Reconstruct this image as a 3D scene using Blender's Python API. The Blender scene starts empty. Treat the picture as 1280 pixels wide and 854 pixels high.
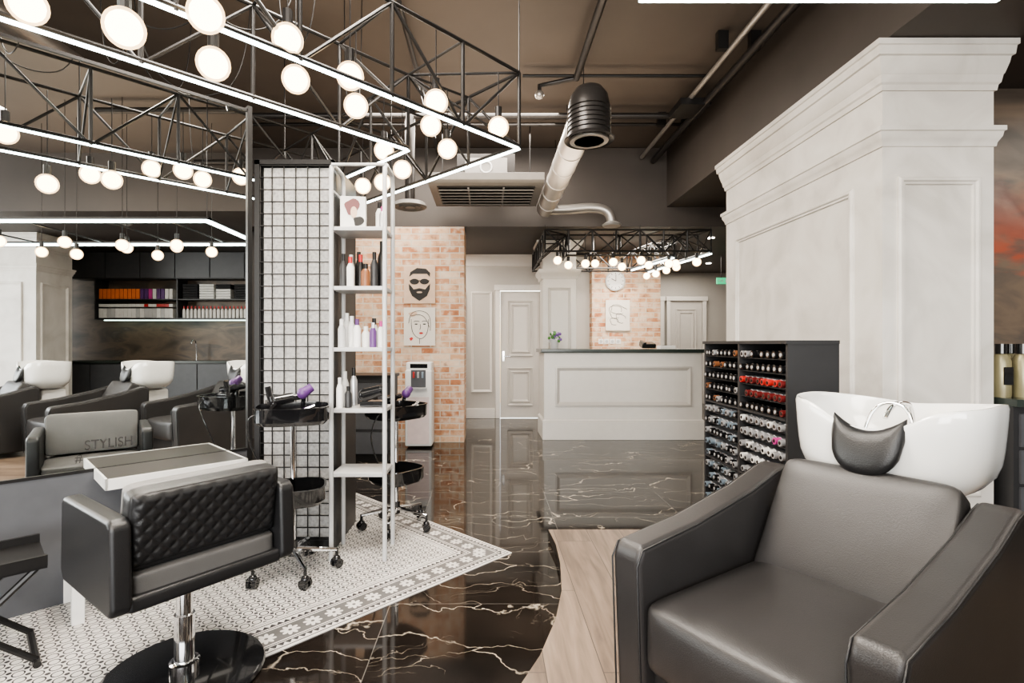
import bpy, bmesh, math, random
from mathutils import Vector, Matrix
random.seed(7)
COL=bpy.context.scene.collection
PI=math.pi; R2=math.sqrt(.5)

# ---------------------------------------------------------------- materials
def base_mat(name):
    m=bpy.data.materials.new(name); m.use_nodes=True
    nt=m.node_tree; b=nt.nodes['Principled BSDF']
    return m,nt,b
def N(nt,t,**kw):
    n=nt.nodes.new(t)
    for k,v in kw.items(): setattr(n,k,v)
    return n
def math_(nt,op,a,b=None,c=None):
    n=nt.nodes.new('ShaderNodeMath'); n.operation=op
    for i,v in enumerate((a,b,c)):
        if v is None: continue
        if isinstance(v,(int,float)): n.inputs[i].default_value=v
        else: nt.links.new(v,n.inputs[i])
    return n.outputs[0]
def ramp(nt,fac,stops,interp='LINEAR'):
    n=nt.nodes.new('ShaderNodeValToRGB'); cr=n.color_ramp; cr.interpolation=interp
    while len(cr.elements)<len(stops): cr.elements.new(.5)
    for e,(p,c) in zip(cr.elements,stops):
        e.position=p; e.color=(c[0],c[1],c[2],1) if not isinstance(c,(int,float)) else (c,c,c,1)
    nt.links.new(fac,n.inputs[0]); return n.outputs[0]
def mix(nt,f,a,b,mode='MIX'):
    n=nt.nodes.new('ShaderNodeMixRGB'); n.blend_type=mode
    for i,v in enumerate((f,a,b)):
        if isinstance(v,(int,float)): n.inputs[i].default_value=v
        elif isinstance(v,tuple): n.inputs[i].default_value=(*v[:3],1)
        else: nt.links.new(v,n.inputs[i])
    return n.outputs[0]
def M(name,col,rough=.5,metal=0,noise=.06,scale=12,bump=0,bscale=200,emit=0,coat=0,spec=.5):
    m,nt,b=base_mat(name)
    tc=N(nt,'ShaderNodeTexCoord')
    no=N(nt,'ShaderNodeTexNoise'); no.inputs['Scale'].default_value=scale; no.inputs['Detail'].default_value=4
    nt.links.new(tc.outputs['Object'],no.inputs['Vector'])
    lo=tuple(max(0,c*(1-noise)) for c in col); hi=tuple(min(1,c*(1+noise)) for c in col)
    c=ramp(nt,no.outputs[0],[(.3,lo),(.7,hi)])
    nt.links.new(c,b.inputs['Base Color'])
    b.inputs['Roughness'].default_value=rough; b.inputs['Metallic'].default_value=metal
    b.inputs['Specular IOR Level'].default_value=spec
    b.inputs['Coat Weight'].default_value=coat
    if emit:
        b.inputs['Emission Color'].default_value=(*col,1); b.inputs['Emission Strength'].default_value=emit
    if bump:
        n2=N(nt,'ShaderNodeTexNoise'); n2.inputs['Scale'].default_value=bscale; n2.inputs['Detail'].default_value=3
        nt.links.new(tc.outputs['Object'],n2.inputs['Vector'])
        bp=N(nt,'ShaderNodeBump'); bp.inputs['Strength'].default_value=bump; bp.inputs['Distance'].default_value=.01
        nt.links.new(n2.outputs[0],bp.inputs['Height']); nt.links.new(bp.outputs[0],b.inputs['Normal'])
    return m

def mat_marble():
    m,nt,b=base_mat('black_gold_marble')
    g=N(nt,'ShaderNodeNewGeometry'); sep=N(nt,'ShaderNodeSeparateXYZ'); nt.links.new(g.outputs['Position'],sep.inputs[0])
    x,y=sep.outputs[0],sep.outputs[1]
    TX,TY=.9,.6
    ix=math_(nt,'FLOOR',math_(nt,'DIVIDE',math_(nt,'ADD',x,.45),TX)); iy=math_(nt,'FLOOR',math_(nt,'DIVIDE',y,TY))
    fx=math_(nt,'FRACT',math_(nt,'DIVIDE',math_(nt,'ADD',x,.45),TX)); fy=math_(nt,'FRACT',math_(nt,'DIVIDE',y,TY))
    ex=math_(nt,'MULTIPLY',math_(nt,'MINIMUM',fx,math_(nt,'SUBTRACT',1,fx)),TX)
    ey=math_(nt,'MULTIPLY',math_(nt,'MINIMUM',fy,math_(nt,'SUBTRACT',1,fy)),TY)
    gr=math_(nt,'LESS_THAN',math_(nt,'MINIMUM',ex,ey),.0018)
    cx=N(nt,'ShaderNodeCombineXYZ'); nt.links.new(ix,cx.inputs[0]); nt.links.new(iy,cx.inputs[1])
    wn=N(nt,'ShaderNodeTexWhiteNoise'); nt.links.new(cx.outputs[0],wn.inputs['Vector'])
    sc=N(nt,'ShaderNodeVectorMath',operation='SCALE'); nt.links.new(wn.outputs['Color'],sc.inputs[0]); sc.inputs['Scale'].default_value=7
    ad=N(nt,'ShaderNodeVectorMath',operation='ADD'); nt.links.new(g.outputs['Position'],ad.inputs[0]); nt.links.new(sc.outputs[0],ad.inputs[1])
    n1=N(nt,'ShaderNodeTexNoise'); n1.inputs['Scale'].default_value=2.6; n1.inputs['Detail'].default_value=6; nt.links.new(ad.outputs[0],n1.inputs['Vector'])
    sb=N(nt,'ShaderNodeVectorMath',operation='SUBTRACT'); nt.links.new(n1.outputs['Color'],sb.inputs[0]); sb.inputs[1].default_value=(.5,.5,.5)
    s2=N(nt,'ShaderNodeVectorMath',operation='SCALE'); nt.links.new(sb.outputs[0],s2.inputs[0]); s2.inputs['Scale'].default_value=.5
    a2=N(nt,'ShaderNodeVectorMath',operation='ADD'); nt.links.new(ad.outputs[0],a2.inputs[0]); nt.links.new(s2.outputs[0],a2.inputs[1])
    mp=N(nt,'ShaderNodeMapping'); mp.inputs['Rotation'].default_value=(0,0,.35); mp.inputs['Scale'].default_value=(.75,3.4,1); nt.links.new(a2.outputs[0],mp.inputs[0])
    v=N(nt,'ShaderNodeTexVoronoi',feature='DISTANCE_TO_EDGE'); v.inputs['Scale'].default_value=1.5; nt.links.new(mp.outputs[0],v.inputs['Vector'])
    v2=N(nt,'ShaderNodeTexVoronoi',feature='DISTANCE_TO_EDGE'); v2.inputs['Scale'].default_value=3.3; nt.links.new(mp.outputs[0],v2.inputs['Vector'])
    n2=N(nt,'ShaderNodeTexNoise'); n2.inputs['Scale'].default_value=2.3; n2.inputs['Detail'].default_value=3; nt.links.new(ad.outputs[0],n2.inputs['Vector'])
    mk=ramp(nt,n2.outputs[0],[(.40,0),(.60,1)]); mk2=ramp(nt,n2.outputs[0],[(.32,1),(.52,0)])
    l1=math_(nt,'MULTIPLY',ramp(nt,v.outputs['Distance'],[(0,1),(.005,.35),(.014,0)]),mk)
    l2=math_(nt,'MULTIPLY',ramp(nt,v2.outputs['Distance'],[(0,.45),(.011,0)]),mk2)
    vein=math_(nt,'MINIMUM',math_(nt,'ADD',l1,l2),1)
    n3=N(nt,'ShaderNodeTexNoise'); n3.inputs['Scale'].default_value=3; n3.inputs['Detail'].default_value=6; nt.links.new(ad.outputs[0],n3.inputs['Vector'])
    bc=ramp(nt,n3.outputs[0],[(.35,(.006,.005,.0045)),(.7,(.022,.017,.014))])
    c=mix(nt,vein,bc,(.66,.57,.46)); c=mix(nt,gr,c,(.12,.11,.10))
    nt.links.new(c,b.inputs['Base Color']); b.inputs['Roughness'].default_value=.06
    b.inputs['Specular IOR Level'].default_value=.55
    return m
def mat_brick(axis='Y'):
    m,nt,b=base_mat('brick_'+axis.lower())
    g=N(nt,'ShaderNodeNewGeometry'); sep=N(nt,'ShaderNodeSeparateXYZ'); nt.links.new(g.outputs['Position'],sep.inputs[0])
    cb=N(nt,'ShaderNodeCombineXYZ'); nt.links.new(math_(nt,'ADD',sep.outputs[0],sep.outputs[1]),cb.inputs[0]); nt.links.new(sep.outputs[2],cb.inputs[1])
    br=N(nt,'ShaderNodeTexBrick'); nt.links.new(cb.outputs[0],br.inputs['Vector'])
    br.inputs['Scale'].default_value=1; br.inputs['Brick Width'].default_value=.235; br.inputs['Row Height'].default_value=.077
    br.inputs['Mortar Size'].default_value=.007; br.inputs['Mortar Smooth'].default_value=.15; br.inputs['Bias'].default_value=0
    br.inputs['Color1'].default_value=(0,0,0,1); br.inputs['Color2'].default_value=(1,1,1,1); br.inputs['Mortar'].default_value=(.5,.5,.5,1)
    bc=ramp(nt,br.outputs['Color'],[(0,(.46,.18,.085)),(.2,(.58,.31,.17)),(.45,(.68,.45,.29)),(.7,(.50,.23,.12)),(1,(.76,.59,.43))])
    no=N(nt,'ShaderNodeTexNoise'); no.inputs['Scale'].default_value=9; no.inputs['Detail'].default_value=8; nt.links.new(g.outputs['Position'],no.inputs['Vector'])
    c=mix(nt,ramp(nt,no.outputs[0],[(.47,0),(.64,.7)]),bc,(.76,.65,.52))
    c=mix(nt,ramp(nt,no.outputs[0],[(.30,.7),(.42,0)]),c,(.22,.10,.06))
    c=mix(nt,br.outputs['Fac'],c,(.64,.57,.48))
    nt.links.new(c,b.inputs['Base Color']); b.inputs['Roughness'].default_value=.85
    bp=N(nt,'ShaderNodeBump'); bp.inputs['Strength'].default_value=.7; bp.inputs['Distance'].default_value=.012
    h=math_(nt,'ADD',math_(nt,'MULTIPLY',br.outputs['Fac'],-1),math_(nt,'MULTIPLY',no.outputs[0],.6))
    nt.links.new(h,bp.inputs['Height']); nt.links.new(bp.outputs[0],b.inputs['Normal'])
    return m
def mat_wood():
    m,nt,b=base_mat('oak_planks')
    g=N(nt,'ShaderNodeNewGeometry')
    mp=N(nt,'ShaderNodeMapping'); mp.inputs['Rotation'].default_value=(0,0,PI/2); nt.links.new(g.outputs['Position'],mp.inputs[0])
    br=N(nt,'ShaderNodeTexBrick'); nt.links.new(mp.outputs[0],br.inputs['Vector'])
    br.inputs['Scale'].default_value=1; br.inputs['Brick Width'].default_value=1.2; br.inputs['Row Height'].default_value=.2
    br.inputs['Mortar Size'].default_value=.0018; br.inputs['Color1'].default_value=(0,0,0,1); br.inputs['Color2'].default_value=(1,1,1,1); br.inputs['Mortar'].default_value=(.5,.5,.5,1)
    st=N(nt,'ShaderNodeMapping'); st.inputs['Scale'].default_value=(14,1.2,1); nt.links.new(g.outputs['Position'],st.inputs[0])
    ad=N(nt,'ShaderNodeVectorMath',operation='ADD'); nt.links.new(st.outputs[0],ad.inputs[0]); nt.links.new(br.outputs['Color'],ad.inputs[1])
    no=N(nt,'ShaderNodeTexNoise'); no.inputs['Scale'].default_value=2; no.inputs['Detail'].default_value=7; no.inputs['Distortion'].default_value=.6; nt.links.new(ad.outputs[0],no.inputs['Vector'])
    c1=ramp(nt,no.outputs[0],[(.3,(.07,.045,.030)),(.5,(.165,.115,.080)),(.7,(.25,.185,.135))])
    c=mix(nt,.3,c1,ramp(nt,br.outputs['Color'],[(0,(.08,.055,.04)),(1,(.26,.195,.145))]))
    c=mix(nt,br.outputs['Fac'],c,(.04,.028,.02))
    nt.links.new(c,b.inputs['Base Color']); b.inputs['Roughness'].default_value=.5
    return m
def mat_tiles():
    m,nt,b=base_mat('patterned_cement_tile')
    tc=N(nt,'ShaderNodeTexCoord'); sep=N(nt,'ShaderNodeSeparateXYZ'); nt.links.new(tc.outputs['Object'],sep.inputs[0])
    x,y=sep.outputs[0],sep.outputs[1]
    d=math_(nt,'MINIMUM',x,y); l=math_(nt,'MAXIMUM',x,y)
    def cell(p,s,off=0):
        return math_(nt,'MULTIPLY',math_(nt,'SUBTRACT',math_(nt,'FRACT',math_(nt,'DIVIDE',math_(nt,'ADD',p,off),s)),.5),s)
    def rad(a,bb): return math_(nt,'SQRT',math_(nt,'ADD',math_(nt,'MULTIPLY',a,a),math_(nt,'MULTIPLY',bb,bb)))
    s=.05
    cx,cy=cell(x,s),cell(y,s)
    r=rad(cx,cy)
    ring=math_(nt,'MULTIPLY',math_(nt,'GREATER_THAN',r,.0155),math_(nt,'LESS_THAN',r,.0205))
    dot=math_(nt,'LESS_THAN',rad(cell(x,s,s/2),cell(y,s,s/2)),.0085)
    fld=math_(nt,'MAXIMUM',ring,dot)
    bs=.10
    bx=cell(l,bs); by=math_(nt,'SUBTRACT',d,.115)
    br_=rad(bx,by)
    ang=math_(nt,'ARCTAN2',by,bx)
    pet=math_(nt,'MULTIPLY_ADD',math_(nt,'ABSOLUTE',math_(nt,'SINE',math_(nt,'MULTIPLY',ang,4))),.018,.022)
    flower=math_(nt,'MULTIPLY',math_(nt,'LESS_THAN',br_,pet),math_(nt,'GREATER_THAN',br_,.008))
    bord=math_(nt,'SUBTRACT',1,flower)
    bord=math_(nt,'MAXIMUM',math_(nt,'MULTIPLY',bord,.85),0)
    def band(a,b2): return math_(nt,'MULTIPLY',math_(nt,'GREATER_THAN',d,a),math_(nt,'LESS_THAN',d,b2))
    inb=band(.065,.165)
    tri=math_(nt,'ABSOLUTE',cell(l,.03))
    row1=math_(nt,'MULTIPLY',band(.025,.047),math_(nt,'GREATER_THAN',math_(nt,'ADD',math_(nt,'MULTIPLY',tri,1.4),math_(nt,'SUBTRACT',d,.025)),.018))
    row2=math_(nt,'MULTIPLY',band(.185,.207),math_(nt,'GREATER_THAN',math_(nt,'ADD',math_(nt,'MULTIPLY',tri,1.4),math_(nt,'SUBTRACT',.207,d)),.018))
    lines=math_(nt,'MAXIMUM',band(.052,.058),math_(nt,'MAXIMUM',band(.172,.178),math_(nt,'MAXIMUM',band(.012,.018),math_(nt,'MAXIMUM',band(.217,.223),band(.235,.238)))))
    p=math_(nt,'MAXIMUM',lines,math_(nt,'MAXIMUM',math_(nt,'MULTIPLY',inb,bord),math_(nt,'MAXIMUM',row1,row2)))
    p=math_(nt,'MAXIMUM',p,math_(nt,'MULTIPLY',math_(nt,'GREATER_THAN',d,.25),fld))
    no=N(nt,'ShaderNodeTexNoise'); no.inputs['Scale'].default_value=6; nt.links.new(tc.outputs['Object'],no.inputs['Vector'])
    wc=ramp(nt,no.outputs[0],[(.3,(.60,.575,.545)),(.7,(.72,.695,.66))])
    c=mix(nt,p,wc,(.028,.028,.03))
    nt.links.new(c,b.inputs['Base Color']); b.inputs['Roughness'].default_value=.38
    return m
def mat_plaster():
    m,nt,b=base_mat('decor_plaster')
    g=N(nt,'ShaderNodeNewGeometry')
    no=N(nt,'ShaderNodeTexNoise'); no.inputs['Scale'].default_value=2.2; no.inputs['Detail'].default_value=9; no.inputs['Distortion'].default_value=1.6; nt.links.new(g.outputs['Position'],no.inputs['Vector'])
    c=ramp(nt,no.outputs[0],[(.3,(.57,.54,.50)),(.5,(.67,.64,.595)),(.7,(.74,.71,.67))])
    nt.links.new(c,b.inputs['Base Color']); b.inputs['Roughness'].default_value=.5
    bp=N(nt,'ShaderNodeBump'); bp.inputs['Strength'].default_value=.12; bp.inputs['Distance'].default_value=.01
    nt.links.new(no.outputs[0],bp.inputs['Height']); nt.links.new(bp.outputs[0],b.inputs['Normal'])
    return m
def mat_rust():
    m,nt,b=base_mat('rusted_metal_tile')
    g=N(nt,'ShaderNodeNewGeometry'); sep=N(nt,'ShaderNodeSeparateXYZ'); nt.links.new(g.outputs['Position'],sep.inputs[0])
    mp=N(nt,'ShaderNodeMapping'); mp.inputs['Scale'].default_value=(1,1,2.5); nt.links.new(g.outputs['Position'],mp.inputs[0])
    no=N(nt,'ShaderNodeTexNoise'); no.inputs['Scale'].default_value=1.3; no.inputs['Detail'].default_value=8; no.inputs['Distortion'].default_value=.7; nt.links.new(mp.outputs[0],no.inputs['Vector'])
    c=ramp(nt,no.outputs[0],[(.25,(.035,.030,.027)),(.45,(.10,.080,.065)),(.56,(.16,.12,.09)),(.66,(.085,.073,.065)),(.8,(.24,.20,.17))])
    z=sep.outputs[2]
    n2=N(nt,'ShaderNodeTexNoise'); n2.inputs['Scale'].default_value=5; n2.inputs['Detail'].default_value=8; nt.links.new(mp.outputs[0],n2.inputs['Vector'])
    zz=math_(nt,'ADD',z,math_(nt,'MULTIPLY',n2.outputs[0],.6))
    band=ramp(nt,math_(nt,'DIVIDE',zz,3),[(.66,0),(.72,.85),(.78,.5),(.86,0)])
    band=math_(nt,'MULTIPLY',band,ramp(nt,n2.outputs[0],[(.35,.35),(.6,1)]))
    band=math_(nt,'MULTIPLY',band,math_(nt,'MULTIPLY',math_(nt,'GREATER_THAN',sep.outputs[0],2.7),math_(nt,'GREATER_THAN',sep.outputs[1],3)))
    c=mix(nt,band,c,(.38,.075,.035))
    nt.links.new(c,b.inputs['Base Color']); b.inputs['Roughness'].default_value=.42; b.inputs['Metallic'].default_value=.15
    return m
def mat_globe():
    m=bpy.data.materials.new('warm_glass_globe'); m.use_nodes=True; nt=m.node_tree; nt.nodes.clear()
    o=N(nt,'ShaderNodeOutputMaterial'); e=N(nt,'ShaderNodeEmission'); t=N(nt,'ShaderNodeBsdfTransparent'); mx=N(nt,'ShaderNodeMixShader')
    tc=N(nt,'ShaderNodeTexCoord'); no=N(nt,'ShaderNodeTexNoise'); no.inputs['Scale'].default_value=8; nt.links.new(tc.outputs['Object'],no.inputs['Vector'])
    c=ramp(nt,no.outputs[0],[(0,(1,.66,.36)),(1,(1,.72,.42))]); nt.links.new(c,e.inputs[0]); e.inputs[1].default_value=3.4
    t.inputs[0].default_value=(1,.95,.86,1); mx.inputs[0].default_value=.6
    nt.links.new(t.outputs[0],mx.inputs[1]); nt.links.new(e.outputs[0],mx.inputs[2]); nt.links.new(mx.outputs[0],o.inputs[0])
    return m

MARBLE=mat_marble(); BRICK=mat_brick(); WOOD=mat_wood(); TILE=mat_tiles(); PLASTER=mat_plaster(); RUST=mat_rust(); GLOBE=mat_globe()
CEIL=M('ceiling_paint',(.098,.080,.068),.6,noise=.12,scale=1.2)
BEAM=M('beam_paint',(.060,.050,.044),.6,noise=.1,scale=2)
WALLG=M('grey_wall_paint',(.46,.435,.40),.6,noise=.03,scale=3)
WALLD=M('dark_wall_paint',(.06,.055,.052),.6)
PAINTW=M('cream_joinery_paint',(.69,.66,.615),.4,noise=.02)
DOORP=M('door_paint',(.56,.53,.49),.4,noise=.02)
BLK=M('black_metal',(.018,.017,.017),.38,metal=.4)
BLKG=M('black_gloss_plastic',(.010,.010,.011),.12,coat=.5)
CHARC=M('charcoal_laminate',(.030,.030,.032),.4)
PANEL=M('grey_partition_panel',(.080,.082,.090),.38)
LEATH=M('charcoal_leather',(.028,.0265,.027),.40,noise=.12,scale=6,bump=.12,bscale=350)
LEATHB=M('black_leather',(.014,.014,.015),.36,bump=.15,bscale=300)
SEATG=M('grey_leather',(.09,.087,.085),.45,bump=.1,bscale=300)
SEATL=M('light_grey_leather',(.19,.185,.18),.5,bump=.1,bscale=300)
CHROME=M('chrome',(.82,.82,.83),.08,metal=1,noise=.01)
STEEL=M('duct_steel',(.46,.435,.41),.38,metal=.8,noise=.12,scale=4)
DARKM=M('dark_duct',(.04,.037,.036),.35,metal=.5)
CERAM=M('white_ceramic',(.86,.86,.84),.10,coat=.6,noise=.01)
WHITEP=M('white_plastic',(.80,.79,.77),.3,noise=.01)
LGREY=M('light_grey_metal',(.50,.50,.50),.35,noise=.02)
MESHBG=M('woven_panel',(.40,.39,.378),.8,noise=.25,scale=60,bump=.4,bscale=150)
WOODD=M('vent_grey',(.20,.19,.178),.5)
SHTOP=M('shelf_top_laminate',(.055,.050,.046),.35)
LED=M('led_strip',(.86,1.0,.98),.5,emit=6.5,noise=0)
LEDG=M('cabinet_led',(.75,1,.88),.5,emit=5,noise=0)
BULB=M('warm_bulb',(1.0,.84,.60),.4,emit=13,noise=0)
SPOT=M('spot_lens',(1.0,.92,.8),.4,emit=12,noise=0)
GOLD=M('khaki_bottle',(.28,.25,.15),.3,metal=.3)
RED=M('red_plastic',(.50,.03,.025),.35); ORNG=M('orange_plastic',(.75,.20,.06),.4); PINK=M('magenta_plastic',(.50,.05,.25),.4)
PURP=M('purple_plastic',(.11,.04,.17),.4); BLUEG=M('steel_blue_foil',(.30,.38,.46),.3,metal=.5); SILV=M('silver_foil',(.62,.62,.64),.28,metal=.6)
AMBER=M('amber_plastic',(.20,.08,.035),.3); PALE=M('pale_packaging',(.75,.74,.71),.5); GREEN=M('leaf_green',(.08,.22,.05),.6)
DRED=M('wine_red_plastic',(.13,.018,.018),.3); PINKP=M('pink_panel',(.74,.62,.60),.35)
TOWB=M('black_towel',(.025,.025,.027),.95,bump=.6,bscale=120); TOWW=M('white_towel',(.75,.75,.73),.95,bump=.6,bscale=120)
CANVAS=M('canvas_cream',(.74,.69,.62),.8,noise=.05,scale=4); INK=M('ink_black',(.02,.018,.017),.7); SKIN=M('canvas_beige',(.64,.47,.35),.8)
SIGNG=M('sign_green',(.03,.45,.20),.5,emit=1.0,noise=0); MORT=M('counter_stone',(.035,.045,.040),.22)
def mat_mirror():
    m,nt,b=base_mat('mirror_glass'); b.inputs['Base Color'].default_value=(.86,.88,.87,1); b.inputs['Metallic'].default_value=1; b.inputs['Roughness'].default_value=.003
    return m
MIRR=mat_mirror()

# ---------------------------------------------------------------- builders
def grp(name,loc=(0,0,0),rz=0):
    e=bpy.data.objects.new(name,None); e.empty_display_size=.1
    e.location=loc; e.rotation_euler=(0,0,rz); COL.objects.link(e); return e
def rotm(r): return Matrix.Rotation(r[2],4,'Z')@Matrix.Rotation(r[1],4,'Y')@Matrix.Rotation(r[0],4,'X')
class MB:
    def __init__(s): s.bm=bmesh.new(); s.mats=[]
    def mi(s,m):
        if m not in s.mats: s.mats.append(m)
        return s.mats.index(m)
    def _faces(s,vs,m):
        i=s.mi(m); fs=set()
        for v in vs:
            for f in v.link_faces: fs.add(f)
        for f in fs: f.material_index=i
    def box(s,c,d,m,rot=(0,0,0)):
        mt=Matrix.Translation(c)@rotm(rot)@Matrix.Diagonal((d[0],d[1],d[2],1))
        r=bmesh.ops.create_cube(s.bm,size=1,matrix=mt); s._faces(r['verts'],m); return s
    def bx(s,x0,x1,y0,y1,z0,z1,m): return s.box(((x0+x1)/2,(y0+y1)/2,(z0+z1)/2),(x1-x0,y1-y0,z1-z0),m)
    def cyl(s,p1,p2,r,m,r2=None,seg=16):
        p1=Vector(p1);p2=Vector(p2);d=p2-p1
        if d.length<1e-6: return s
        q=d.to_track_quat('Z','Y').to_matrix().to_4x4()
        mt=Matrix.Translation((p1+p2)/2)@q
        r_=bmesh.ops.create_cone(s.bm,cap_ends=True,segments=seg,radius1=r,radius2=r if r2 is None else r2,depth=d.length,matrix=mt)
        s._faces(r_['verts'],m); return s
    def sph(s,c,r,m,sc=(1,1,1),seg=20):
        mt=Matrix.Translation(c)@Matrix.Diagonal((sc[0],sc[1],sc[2],1))
        r_=bmesh.ops.create_uvsphere(s.bm,u_segments=seg,v_segments=max(8,seg//2),radius=r,matrix=mt); s._faces(r_['verts'],m); return s
    def rings(s,rings,m,closed=True,cap=True):
        i=s.mi(m); R=[[s.bm.verts.new(p) for p in ring] for ring in rings]; n=len(R[0])
        for a,b in zip(R[:-1],R[1:]):
            for k in range(n if closed else n-1):
                f=s.bm.faces.new((a[k],a[(k+1)%n],b[(k+1)%n],b[k])); f.material_index=i
        if cap:
            for rr in (R[0],R[-1]):
                try: f=s.bm.faces.new(rr); f.material_index=i
                except: pass
        return s
    def lathe(s,c,prof,m,seg=24):
        c=Vector(c); rg=[]
        for r,z in prof: rg.append([c+Vector((max(r,1e-4)*math.cos(2*PI*k/seg),max(r,1e-4)*math.sin(2*PI*k/seg),z)) for k in range(seg)])
        return s.rings(rg,m)
    def prism(s,poly,a,b,m,plane='xy'):
        def P(p,h):
            if plane=='xy': return (p[0],p[1],h)
            if plane=='yz': return (h,p[0],p[1])
            return (p[0],h,p[1])
        return s.rings([[P(p,a) for p in poly],[P(p,b) for p in poly]],m)
    def fin(s,name,parent=None,bevel=0,seg=2,smooth=35,loc=None,rot=None,subsurf=0):
        bmesh.ops.recalc_face_normals(s.bm,faces=s.bm.faces)
        me=bpy.data.meshes.new(name); s.bm.to_mesh(me); s.bm.free()
        for m in s.mats: me.materials.append(m)
        for p in me.polygons: p.use_smooth=True
        me.set_sharp_from_angle(angle=math.radians(smooth))
        o=bpy.data.objects.new(name,me); COL.objects.link(o)
        if parent: o.parent=parent
        if loc: o.location=loc
        if rot: o.rotation_euler=rot
        if bevel:
            b=o.modifiers.new('bevel','BEVEL'); b.width=bevel; b.segments=seg; b.limit_method='ANGLE'; b.angle_limit=math.radians(40)
            b.harden_normals=False
            w=o.modifiers.new('wn','WEIGHTED_NORMAL'); w.keep_sharp=False
            for e in me.edges: e.use_edge_sharp=False
        if subsurf:
            q=o.modifiers.new('ss','SUBSURF'); q.levels=subsurf; q.render_levels=subsurf
        return o
def tube(name,parent,pts,r,mat,cyclic=False,smooth=False):
    cu=bpy.data.curves.new(name,'CURVE'); cu.dimensions='3D'; cu.bevel_depth=r; cu.bevel_resolution=3; cu.use_fill_caps=True
    if smooth:
        sp=cu.splines.new('NURBS'); sp.points.add(len(pts)-1)
        for p,q in zip(sp.points,pts): p.co=(*q,1)
        sp.use_endpoint_u=True; sp.order_u=3; sp.resolution_u=8
    else:
        sp=cu.splines.new('POLY'); sp.points.add(len(pts)-1)
        for p,q in zip(sp.points,pts): p.co=(*q,1)
    sp.use_cyclic_u=cyclic
    cu.materials.append(mat)
    o=bpy.data.objects.new(name,cu); COL.objects.link(o)
    if parent: o.parent=parent
    return o
def pillow(name,parent,loc,dims,mat,k=(.1,.1,.1),rot=(0,0,0),n=10,rnd=.35,bend=0,taper=0):
    bm=bmesh.new(); bmesh.ops.create_cube(bm,size=2); bmesh.ops.subdivide_edges(bm,edges=bm.edges[:],cuts=n,use_grid_fill=True)
    mn=min(dims)/2; rr=mn*rnd
    for v in bm.verts:
        p=v.co.copy(); h=Vector(dims)/2
        q=Vector((p.x*h.x,p.y*h.y,p.z*h.z))
        inner=Vector((max(-h.x+rr,min(h.x-rr,q.x)),max(-h.y+rr,min(h.y-rr,q.y)),max(-h.z+rr,min(h.z-rr,q.z))))
        dv=q-inner
        if dv.length>1e-6: q=inner+dv.normalized()*rr*min(1,dv.length/rr) if dv.length<rr else inner+dv.normalized()*rr
        fx,fy,fz=1-p.x**2,1-p.y**2,1-p.z**2
        q.x+=math.copysign(1,p.x)*abs(p.x)*k[0]*h.x*fy*fz
        q.y+=math.copysign(1,p.y)*abs(p.y)*k[1]*h.y*fx*fz
        q.z+=math.copysign(1,p.z)*abs(p.z)*k[2]*h.z*fx*fy
        if bend: q.y+=bend*(p.x**2)
        if taper: q.x*=1-taper*(p.z+1)/2
        v.co=q
    me=bpy.data.meshes.new(name); bm.to_mesh(me); bm.free(); me.materials.append(mat)
    for f in me.polygons: f.use_smooth=True
    o=bpy.data.objects.new(name,me); COL.objects.link(o); o.parent=parent; o.location=loc; o.rotation_euler=rot
    s=o.modifiers.new('ss','SUBSURF'); s.levels=1; s.render_levels=1
    return o
def frame_rect(mb,o,u,v,n,w,h,prof,m):
    o=Vector(o);u=Vector(u);v=Vector(v);n=Vector(n); rg=[]
    for i,t in prof:
        rg.append([o+u*i+v*i+n*t,o+u*(w-i)+v*i+n*t,o+u*(w-i)+v*(h-i)+n*t,o+u*i+v*(h-i)+n*t])
    mb.rings(rg,m,cap=False)
MOULD=[(0,0),(0,.018),(.012,.024),(.02,.012),(.032,.010),(.036,.004),(.04,0)]
def cornice(mb,x0,x1,y0,y1,prof,m):
    rg=[[(x0-o,y0-o,z),(x1+o,y0-o,z),(x1+o,y1+o,z),(x0-o,y1+o,z)] for o,z in prof]
    mb.rings(rg,m)
def bottle(mb,x,y,z,r,h,m,cap,capf=.22):
    mb.lathe((x,y,z),[(0,0),(r,0),(r,h*(.86-capf)),(r*.55,h*(1-capf)),(r*.5,h*(1-capf))],m,seg=12)
    mb.cyl((x,y,z+h*(1-capf)),(x,y,z+h),r*.5,cap,seg=10)

# ---------------------------------------------------------------- room shell
BZ=2.87
def simple(name,x0,x1,y0,y1,z0,z1,m):
    return MB().bx(x0,x1,y0,y1,z0,z1,m).fin(name)
simple('floor',-6,5.4,-6,10.6,-.1,0,MARBLE)
simple('ceiling',-6,5.4,-6,10.6,3.6,3.7,CEIL)
simple('ceiling_beam',2.18,5.4,-6,7.87,BZ,3.6,BEAM)
simple('ceiling_soffit',-6,5.4,6.34,10.6,2.63,3.59,BEAM)
simple('wall_left',-6.1,-6,-6,10.6,0,3.6,WALLG)
simple('wall_right',5.4,5.5,-6,10.6,0,3.6,RUST)
simple('wall_far',2.6,5.4,10.5,10.6,0,2.63,WALLG)
w=MB(); w.bx(-6,.19,8.39,8.5,0,2.63,WALLG); w.bx(.85,2.7,8.39,8.5,0,2.63,WALLG); w.bx(.19,.85,8.39,8.5,2.08,2.63,WALLG)
w.bx(2.6,2.7,8.5,10.5,0,2.63,WALLG)
w.fin('wall_front')
w=MB()
for x0,x1 in ((-6,-5),(-1.2,-.6),(3.2,5.4)): w.bx(x0,x1,-6.1,-6,0,3.6,WALLG)
w.bx(-5,3.2,-6.1,-6,0,.5,WALLG); w.bx(-5,3.2,-6.1,-6,3.1,3.6,WALLG)
w.fin('wall_back')
g=grp('added_window_1'); mb=MB()  # added window behind the camera, out of view, to go with the daylight fill
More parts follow.
